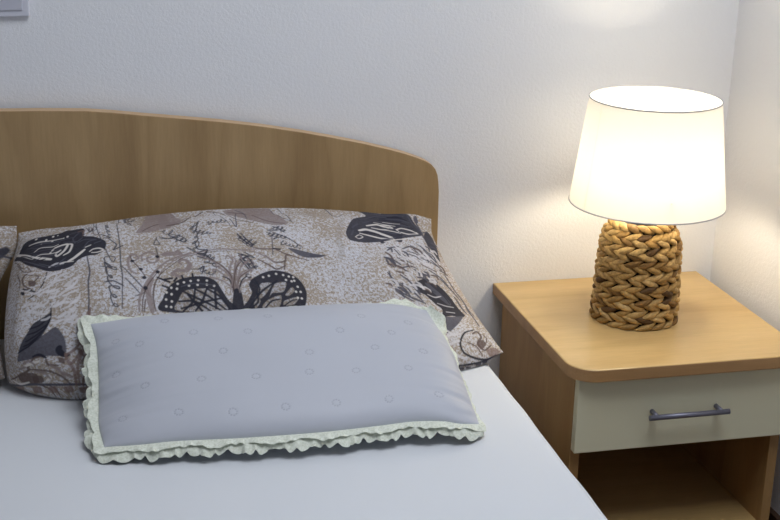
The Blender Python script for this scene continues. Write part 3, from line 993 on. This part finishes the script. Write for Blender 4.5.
def pillow(name, B, T, L, R, nu, nv, fb, bb, ink, size, seed, step, ends=(9, 3)):
    G = coons(B, T, L, R, nu, nv); N = grid_normals(G)
    prof = edge_fall(nu, nv, 3.2, 2.4, 0.62, *ends)
    vb = np.linspace(-1, 1, nv)[:, None]; prof = prof * np.where(vb < 0, ((1 - np.abs(vb) ** 3.2) / (1 - np.abs(vb) ** 2.4 + 1e-9)) ** .58, 1)
    wr = noise2((nv, nu), (5, 9), seed) * .010 + noise2((nv, nu), (9, 22), seed + 1) * .004
    uu = np.linspace(0, 1, nu)[None]; vv = np.linspace(0, 1, nv)[:, None]
    fold = noise2((nv, nu), (13, 3), seed + 2) * .012 * (np.exp(-uu / .12) + np.exp(-(1 - uu) / .12))
    F = G + N * (prof * fb + (wr + fold) * np.minimum(1, prof * 1.6))[..., None]
    Bk = G - N * (prof * bb)[..., None]
    Bk[..., 2] = np.maximum(Bk[..., 2], MZ + .0012)
    Bk[..., 1] = np.minimum(Bk[..., 1], -.0365)
    F[..., 2] = np.maximum(F[..., 2], MZ + .0012)
    me = cushion_mesh(name, F, Bk, step, ink, M['print'], size)
    return F, Bk, me
nu, nv = 721, 361
PSZ = (.86, .40)
PF, PBk, me = pillow('pillow', PB, PT, PL, PR, nu, nv, .074, .075, paint(nu, nv, PSZ), PSZ, 3, 4)
o = tag(link('pillow', me), 'wide beige pillow printed with dark butterflies and script, behind the grey cushion', 'pillow')

# ---- left pillow (only its corner shows) -----------------------------
LB = up([(-1.80, -.325, -.015), (-1.74, -.357, -.010), (-1.5, -.36, -.008), (-1.2, -.345, -.009), (-1.05, -.320, -.012), (-.985, -.303, -.012), (-.948, -.29, -.012)])
LT = up([(-1.72, -.09, .17), (-1.6, -.087, .185), (-1.4, -.085, .203), (-1.2, -.086, .206), (-1.017, -.09, .199), (-.965, -.09, .196), (-.922, -.09, .194)])
LL = up([(-1.80, -.325, -.015), (-1.778, -.265, .016), (-1.755, -.215, .055), (-1.732, -.15, .105), (-1.72, -.09, .17)])
LR = up([(-.948, -.29, -.012), (-.955, -.25, .033), (-.959, -.2, .074), (-.956, -.15, .106), (-.936, -.11, .134), (-.924, -.095, .154), (-.922, -.09, .194)])
LFg, LBg, me = pillow('pillow', LB, LT, LL, LR, 321, 161, .07, .075, paint(321, 161, PSZ), PSZ, 23, 4, (3, 5))
o = tag(link('pillow', me), 'printed pillow cut off by the left edge, beside the wide butterfly pillow', 'pillow')

# ---- grey cushion ----------------------------------------------------
CB = up([(-.793, -.578, -.012), (-.739, -.592, -.006), (-.689, -.598, -.002), (-.592, -.610, .0), (-.466, -.617, .002), (-.368, -.611, .002), (-.322, -.609, .003), (-.275, -.617, .003), (-.250, -.622, -.001), (-.216, -.615, -.008)])
CL = up([(-.793, -.578, -.012), (-.799, -.52, -.002), (-.797, -.475, .016), (-.795, -.43, .044), (-.796, -.385, .076), (-.803, -.353, .1005)])
CR = up([(-.216, -.615, -.008), (-.213, -.555, .002), (-.212, -.49, .022), (-.214, -.43, .046), (-.224, -.385, .066), (-.236, -.353, .0870)])
CT = up([(-.803, -.353, .1005), (-.706, -.348, .105), (-.556, -.345, .104), (-.384, -.345, .103), (-.29, -.348, .098), (-.236, -.353, .0870)])
cu, cv = 481, 281
CSZ = (.58, .32)
G = coons(CB, CT, CL, CR, cu, cv); N = grid_normals(G)
prof = edge_fall(cu, cv, 3.0, 2.6, 0.6)
uu = np.linspace(0, 1, cu)[None]; vv = np.linspace(0, 1, cv)[:, None]
el = np.exp(-uu / .07) + np.exp(-(1 - uu) / .06)
pleat = (noise2((cv, cu), (26, 3), 5) * .011 + noise2((cv, cu), (12, 2), 6) * .010) * el
pleat = pleat + noise2((cv, cu), (4, 6), 9) * .006
CFr = G + N * (prof * .050 + pleat * np.minimum(1, prof * 1.8))[..., None]
CFr[..., 2] = np.maximum(CFr[..., 2], MZ + .0012)
trees = tree_of([PF])
CBk = G.copy()
hb_ = prof * .055
for j in range(0, cv, 4):
    for i in range(0, cu, 4):
        if hb_[j, i] <= 0: continue
        p, n = Vector(G[j, i]), Vector(N[j, i]); h = float(hb_[j, i])
        hit = trees.ray_cast(p + n * .03, -n, h + .034)
        if hit[0] is not None: h = min(h, hit[3] - .03 - .004)
        q = p - n * h
        q.z = max(q.z, MZ + .0012)
        CBk[j, i] = q
EYES = [(0.194, 0.879), (0.342, 0.854), (0.263, 0.736), (0.41, 0.704), (0.054, 0.789), (0.117, 0.714), (0.192, 0.582), (0.335, 0.568), (0.052, 0.543), (0.129, 0.382), (0.273, 0.357), (0.415, 0.339), (0.065, 0.164), (0.204, 0.125), (0.34, 0.096), (0.477, 0.104), (0.744, 0.786), (0.81, 0.632), (0.877, 0.75), (0.748, 0.504), (0.885, 0.486), (0.556, 0.343), (0.681, 0.329), (0.829, 0.321), (0.61, 0.104), (0.754, 0.096), (0.892, 0.132), (0.483, 0.846), (0.565, 0.496), (0.662, 0.654)]
eye = np.zeros((cv, cu, 4))
def eyelets():
    c = np.array(lin((118, 121, 142))[:3]); c2 = np.array(lin((214, 216, 228))[:3])
    X, Y = np.meshgrid(np.linspace(0, CSZ[0], cu), np.linspace(0, CSZ[1], cv))
    for ex, ey in EYES:
            ex *= CSZ[0]; ey *= CSZ[1]
            for d in range(9):
                a = 2 * PI * d / 9; px, py = ex + .0060 * math.cos(a), ey + .0060 * math.sin(a)
                m = np.clip((.0017 - np.hypot(X - px, Y - py)) / .0010, 0, 1) * .45
                w = m > eye[..., 3]
                eye[w, :3] = c; eye[..., 3] = np.maximum(eye[..., 3], m)
                CFr[w] -= N[w] * .0005
eyelets()
me = cushion_mesh('cushion', CFr, CBk, 4, eye, M['satin'], CSZ)
cush = empty('cushion', (-.51, -.47, H)); cush.location = (-.51, -.60, MZ)
tag(cush, 'small grey cushion with stitched rings and a pale green lace frill', 'cushion')
link('cover', me, None, cush)

def frill(name, layers):
    """gathered lace strip sewn round the cushion seam"""
    per = np.concatenate([G[0, :-1], G[:-1, -1], G[-1, :0:-1], G[:0:-1, 0]])
    nrm = np.concatenate([N[0, :-1], N[:-1, -1], N[-1, :0:-1], N[:0:-1, 0]])
    side = np.concatenate([np.full(cu - 1, 0), np.full(cv - 1, 1), np.full(cu - 1, 2), np.full(cv - 1, 3)])
    d = np.linalg.norm(np.roll(per, -1, 0) - per, axis=1); s = np.r_[0, np.cumsum(d)]; Lp = s[-1]; s = s[:-1]
    n = int(Lp / .0022); ss = np.arange(n) * Lp / n
    P = np.stack([np.interp(ss, s, per[:, k], period=Lp) for k in range(3)], 1)
    Nn = np.stack([np.interp(ss, s, nrm[:, k], period=Lp) for k in range(3)], 1)
    def sm(a, w):
        k = np.ones(2 * w + 1) / (2 * w + 1)
        return np.stack([np.convolve(np.r_[a[-w:, i], a[:, i], a[:w, i]], k, 'valid') for i in range(a.shape[1])], 1)
    Nn = sm(Nn, 10); Nn /= np.linalg.norm(Nn, axis=1, keepdims=True)
    T = np.roll(P, -1, 0) - np.roll(P, 1, 0); T /= np.linalg.norm(T, axis=1, keepdims=True)
    O = np.cross(T, Nn); O = sm(O, 13); O /= np.linalg.norm(O, axis=1, keepdims=True)
    sd = side[np.clip(np.searchsorted(s, ss, side='right') - 1, 0, len(side) - 1)]
    def per_side(vals):
        a = np.array([vals[k] for k in sd], float)[:, None]; return sm(a, 16)[:, 0]
    bm = bmesh.new(); nt = 9
    for (wid, droop, lam, amp, ph) in layers:
        w0, dr = per_side(wid), per_side(droop)
        k1 = 2 * PI * round(Lp / lam) / Lp; k2 = 2 * PI * round(Lp / (lam * 2.7)) / Lp
        scal = .80 + .20 * np.abs(np.sin(ss * k1 / 2 + ph)) ** .6
        rf = np.sin(ss * k1 + ph + 1.3 * np.sin(ss * k2)) + .5 * np.sin(ss * k2 * 1.3 + 2 * ph)
        xm = np.clip((P[:, 0] + .803) / .573, 0, 1); mid = np.clip(np.minimum(xm * 1.6, 1 - xm) / .20, 0, 1) ** 1.5
        dr = dr + np.where(sd == 1, -1.5 * np.clip((P[:, 2] - (H + .045)) / .03, 0, 1), 0)
        w0 = w0 * np.where(sd == 1, 1 + .4 * np.clip((P[:, 2] - (H + .04)) / .03, 0, 1), 1)
        topw = per_side((0, 0, 1, 0)) * mid
        dr = dr * (1 - topw) + 2.0 * topw; w0 = w0 * (1 - .3 * topw)
        near = np.exp(-((P[:, 0] + .236) ** 2 + (P[:, 1] + .353) ** 2 + (P[:, 2] - H - .087) ** 2) / .022 ** 2)
        w0 = w0 * (1 - .38 * near); scal = scal * (1 - near) + .9 * near
        rows = []
        for j in range(nt):
            t = j / (nt - 1)
            ang = dr * t ** .8
            Q = P + O * (w0 * scal * t * np.cos(ang * .75))[:, None] - Nn * (w0 * scal * t * np.sin(ang * .75))[:, None]
            Q = Q + Nn * (amp * rf * t ** .9)[:, None] + T * (amp * .5 * np.cos(ss * k1 + ph) * t)[:, None]
            Q = Q + Nn * (.0028 * t if ph else 0) + O * (.0035 * t * np.sin(ss * k2 * .8 + ph))[:, None]
            Q[:, 2] = np.maximum(Q[:, 2], MZ + .0010 + .0015 * (1 - t) + (.0006 if ph else 0))
            row = []
            for q in Q:
                v = Vector(q); loc, nn, i_, dist = trees.find_nearest(v)
                if loc is not None and dist < .05 and (v - loc).dot(nn) < .004: v = loc + nn * .004
                row.append(bm.verts.new(v))
            rows.append(row)
        for a, b in zip(rows, rows[1:]):
            for k in range(n):
                bm.faces.new((a[k], a[(k + 1) % n], b[(k + 1) % n], b[k]))
    return bm
# sides in order: bottom, right, top, left
bm = frill('lace', [((.027, .016, .022, .024), (.60, 1.5, .1, .35), .0205, .0026, 0.0),
                    ((.018, .010, .016, .014), (.22, 1.2, -.3, -.1), .0255, .0018, 1.7)])
o = obj('lace_frill', bm, M['lace'], cush, True)
o['label'] = 'pale green scalloped lace frill'

# ------------------------------------------------------------------ nightstand
NW, ND = .45, .4666
ns = tag(empty('nightstand', (NW / 2, -.22, 0)), 'beech nightstand with a cream drawer and open shelf, under the lit lamp', 'nightstand')
def rounded_front(x0, x1, y0, y1, r, n=10):
    pts = [(x1, y1), (x0, y1)]
    for k in range(n + 1):
        a = PI + PI / 2 * k / n; pts.append((x0 + r + r * math.cos(a), y0 + r + r * math.sin(a)))
    for k in range(n + 1):
        a = 1.5 * PI + PI / 2 * k / n; pts.append((x1 - r + r * math.cos(a), y0 + r + r * math.sin(a)))
    return pts
o = prism('top_board', rounded_front(0, NW, -ND, -.001, .05), H - .024, H, 'z', M['wood_x'], ns, .0025, 3)
o.data.materials.append(M['edge'])
for p in o.data.polygons:
    if abs(p.normal.z) < 0.6: p.material_index = 1
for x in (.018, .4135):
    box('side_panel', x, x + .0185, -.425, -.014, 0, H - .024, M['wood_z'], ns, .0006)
box('back_panel', .0365, .4135, -.022, -.014, .07, H - .024, M['wood_z'], ns)
box('shelf_board', .0365, .4135, -.422, -.022, H - .380, H - .362, M['wood_x'], ns)
box('plinth', .0365, .4135, -.405, -.39, 0, H - .380, M['wood_z'], ns)
dw = box('drawer', .0185, .4315, -.4435, -.4255, H - .1685, H - .0265, M['cream'], ns, .0016)
bm = bmesh.new()
add_box(bm, .05, .058, -.4255, -.06, H - .150, H - .05); add_box(bm, .392, .400, -.4255, -.06, H - .150, H - .05)
add_box(bm, .058, .392, -.068, -.06, H - .150, H - .05); add_box(bm, .058, .392, -.4255, -.068, H - .150, H - .144)
obj('drawer_box', bm, M['slat'], dw)
bm = bmesh.new()
add_tube(bm, [(.1455, -.469, H - .098), (.2985, -.469, H - .098)], .0050, 20)
for x in (.161, .285):
    add_tube(bm, [(x, -.4435, H - .0975), (x, -.469, H - .098)], .0045, 16)
h = obj('handle', bm, M['graphite'], dw, False)
h['label'] = 'graphite bar handle'
for p in h.data.polygons: p.use_smooth = len(p.vertices) == 4

# ------------------------------------------------------------------ table lamp
LX, LY = .2148, -.229
lamp = tag(empty('table_lamp', (LX, LY, H)), 'lit table lamp with a white drum shade on a woven plant-fibre base', 'lamp')
def body_r(z):
    r = .0795 - .0075 * (z / .19)
    if z > .135: r -= .017 * ((z - .135) / .058) ** 2
    return r
BH = .193
BX, BY = LX - .0045, LY
def woven():
    bm = bmesh.new(); cl = bm.loops.layers.color.new('leaf')
    bands = 8
    ph = BH / (bands * 2)
    pal = [(226, 207, 168), (218, 198, 156), (208, 186, 142), (232, 215, 180), (192, 168, 126), (220, 201, 162), (164, 140, 102)]
    for row in range(bands * 2):
        z = ph * (row + .5) + .001
        n = 18
        tilt = -.38 if row % 2 else .38
        off = (row // 2) * .37
        for k in range(n):
            a = 2 * PI * (k + off + random.uniform(-.09, .09)) / n
            r = body_r(z) - .0040
            L = 2 * PI * r / n * random.uniform(.80, .98); w = ph * random.uniform(.47, .58); th = .0062 * random.uniform(.85, 1.2)
            tl = tilt + random.uniform(-.10, .10)
            col = lin(random.choices(pal, (4, 5, 4, 3, 2, 4, 1))[0])
            lift = random.uniform(-.0008, .0012)
            t = bmesh.ops.create_uvsphere(bm, u_segments=10, v_segments=10, radius=1)
            fs = set()
            for v in t['verts']:
                x, y, zz = v.co.z, v.co.x, v.co.y         # poles along the strand
                tap = (1 - .45 * x * x) * (1 + .15 * x)
                crv = .22 * w * (1 - x * x) * (1 if row % 2 else -1)
                du = x * L * math.cos(tl) - (y * w * tap) * math.sin(tl)
                dz = x * L * math.sin(tl) + (y * w * tap) * math.cos(tl) + crv
                zz2 = min(max(z + dz, .0008), BH + .003)
                aa = a + du / r
                rr_ = body_r(zz2) - .0035 + lift + zz * th * tap + .0026 * (1 - x * x) - .0016 * x
                v.co = Vector((BX + rr_ * math.cos(aa), BY + rr_ * math.sin(aa), H + zz2))
                fs.update(v.link_faces)
            for f in fs:
                f.smooth = True
                for l in f.loops: l[cl] = col
    # the dark core the strands are wound round
    n = 48; rings = []
    prof = [(0, .001), (.069, .001), (body_r(.01) - .0065, .006)] + [(body_r(z) - .0065, z) for z in np.linspace(.02, BH - .006, 14)] + [(.030, BH - .004), (0.012, BH - .003)]
    dark = lin((62, 42, 22))
    for r, z in prof:
        rings.append([bm.verts.new((BX + max(r, .0005) * math.cos(2 * PI * k / n), BY + max(r, .0005) * math.sin(2 * PI * k / n), H + z)) for k in range(n)])
    for a, b in zip(rings, rings[1:]):
        for k in range(n):
            f = bm.faces.new((a[k], a[(k + 1) % n], b[(k + 1) % n], b[k]))
            for l in f.loops: l[cl] = dark
    me = bpy.data.meshes.new('woven_base'); bm.to_mesh(me); bm.free()
    return link('woven_base', me, M['weave'], lamp)
woven()
SZ0, SZ1, SR0, SR1 = .2260, .4215, .1437, .1192
LX += .0018
c = (LX, LY, H)
sh = lathe('lamp_shade', [(SR0 + (SR1 - SR0) * t, SZ0 + (SZ1 - SZ0) * t) for t in np.linspace(0, 1, 13)], c, M['shade'], lamp, 128)
for r, z in ((SR0, SZ0), (SR1, SZ1)):
    bm = bmesh.new()
    add_tube(bm, [(LX + r * math.cos(2 * PI * k / 128), LY + r * math.sin(2 * PI * k / 128), H + z) for k in range(128)], .0013, 8, True)
    obj('shade_trim', bm, M['rim'], sh, True)
for a in (math.radians(-165), math.radians(-37.7)):
    bm = bmesh.new(); vs_ = []
    for t_ in (0, 1):
        for d_ in (-.008, .008):
            r = SR0 + (SR1 - SR0) * t_ + .0005
            vs_.append(bm.verts.new((LX + r * math.cos(a + d_), LY + r * math.sin(a + d_), H + SZ0 + (SZ1 - SZ0) * t_)))
    bm.faces.new((vs_[0], vs_[1], vs_[3], vs_[2]))
    obj('shade_seam', bm, M['seam'], sh)
bm = bmesh.new()
add_tube(bm, [(LX + .022 * math.cos(2 * PI * k / 32), LY + .022 * math.sin(2 * PI * k / 32), H + .262) for k in range(32)], .0016, 8, True)
rr = SR0 + (SR1 - SR0) * (.262 - SZ0) / (SZ1 - SZ0)
for k in range(3):
    a = 2 * PI * k / 3 + .4
    add_tube(bm, [(LX + .022 * math.cos(a), LY + .022 * math.sin(a), H + .262), (LX + rr * math.cos(a), LY + rr * math.sin(a), H + .262)], .0014, 8)
obj('shade_carrier', bm, M['brass'], sh)
lathe('lamp_holder', [(.012, BH - .006), (.012, BH + .01), (.019, BH + .014), (.019, .248), (.015, .252)], c, M['brass'], lamp, 32, True, True)
lathe('bulb', [(.013, .2525), (.014, .260), (.021, .274), (.028, .290), (.029, .303), (.025, .317), (.014, .327), (.004, .330)], c, M['bulb'], lamp, 24, True, True)

# ------------------------------------------------------------------ daylight, added overhead fill, camera
W = bpy.data.worlds.new('World'); S.world = W; W.use_nodes = True
bg = W.node_tree.nodes['Background']; bg.inputs[0].default_value = (0.72, 0.81, 1.0, 1); bg.inputs[1].default_value = 0.17
la = bpy.data.lights.new('overhead_fill', 'AREA'); la.shape = 'RECTANGLE'; la.size = 1.0; la.size_y = 1.1; la.energy = 25; la.color = (0.88, 0.925, 1.0)  # added area light standing in for soft bounce off the ceiling, no fixture
lo = bpy.data.objects.new('overhead_fill', la); COL.objects.link(lo); lo.location = (-.08, -1.2, ZC - .02)

cam = bpy.data.cameras.new('camera'); co = bpy.data.objects.new('camera', cam); COL.objects.link(co)
r_ = Vector((0.97321246, -0.22894037, 0.02106686)); u_ = Vector((0.0532437, 0.31357627, 0.94806911)); f_ = Vector((0.22365736, 0.92155099, -0.31736597))
mw = Matrix((( r_.x, u_.x, -f_.x, -0.80063314), (r_.y, u_.y, -f_.y, -2.40359113), (r_.z, u_.z, -f_.z, 0.888745 + H), (0, 0, 0, 1)))
co.matrix_world = mw
cam.sensor_width = 36; cam.sensor_fit = 'HORIZONTAL'; cam.lens = 60.5156
cam.clip_start = 0.05
S.camera = co
vs = S.view_settings; vs.view_transform = 'Standard'; vs.look = 'None'; vs.exposure = 0.0; vs.gamma = 1.0; vs.use_curve_mapping = False
S.cycles.use_denoising = True
S.cycles.max_bounces = 10; S.cycles.diffuse_bounces = 6; S.cycles.transmission_bounces = 8
S.cycles.sample_clamp_indirect = 6.0
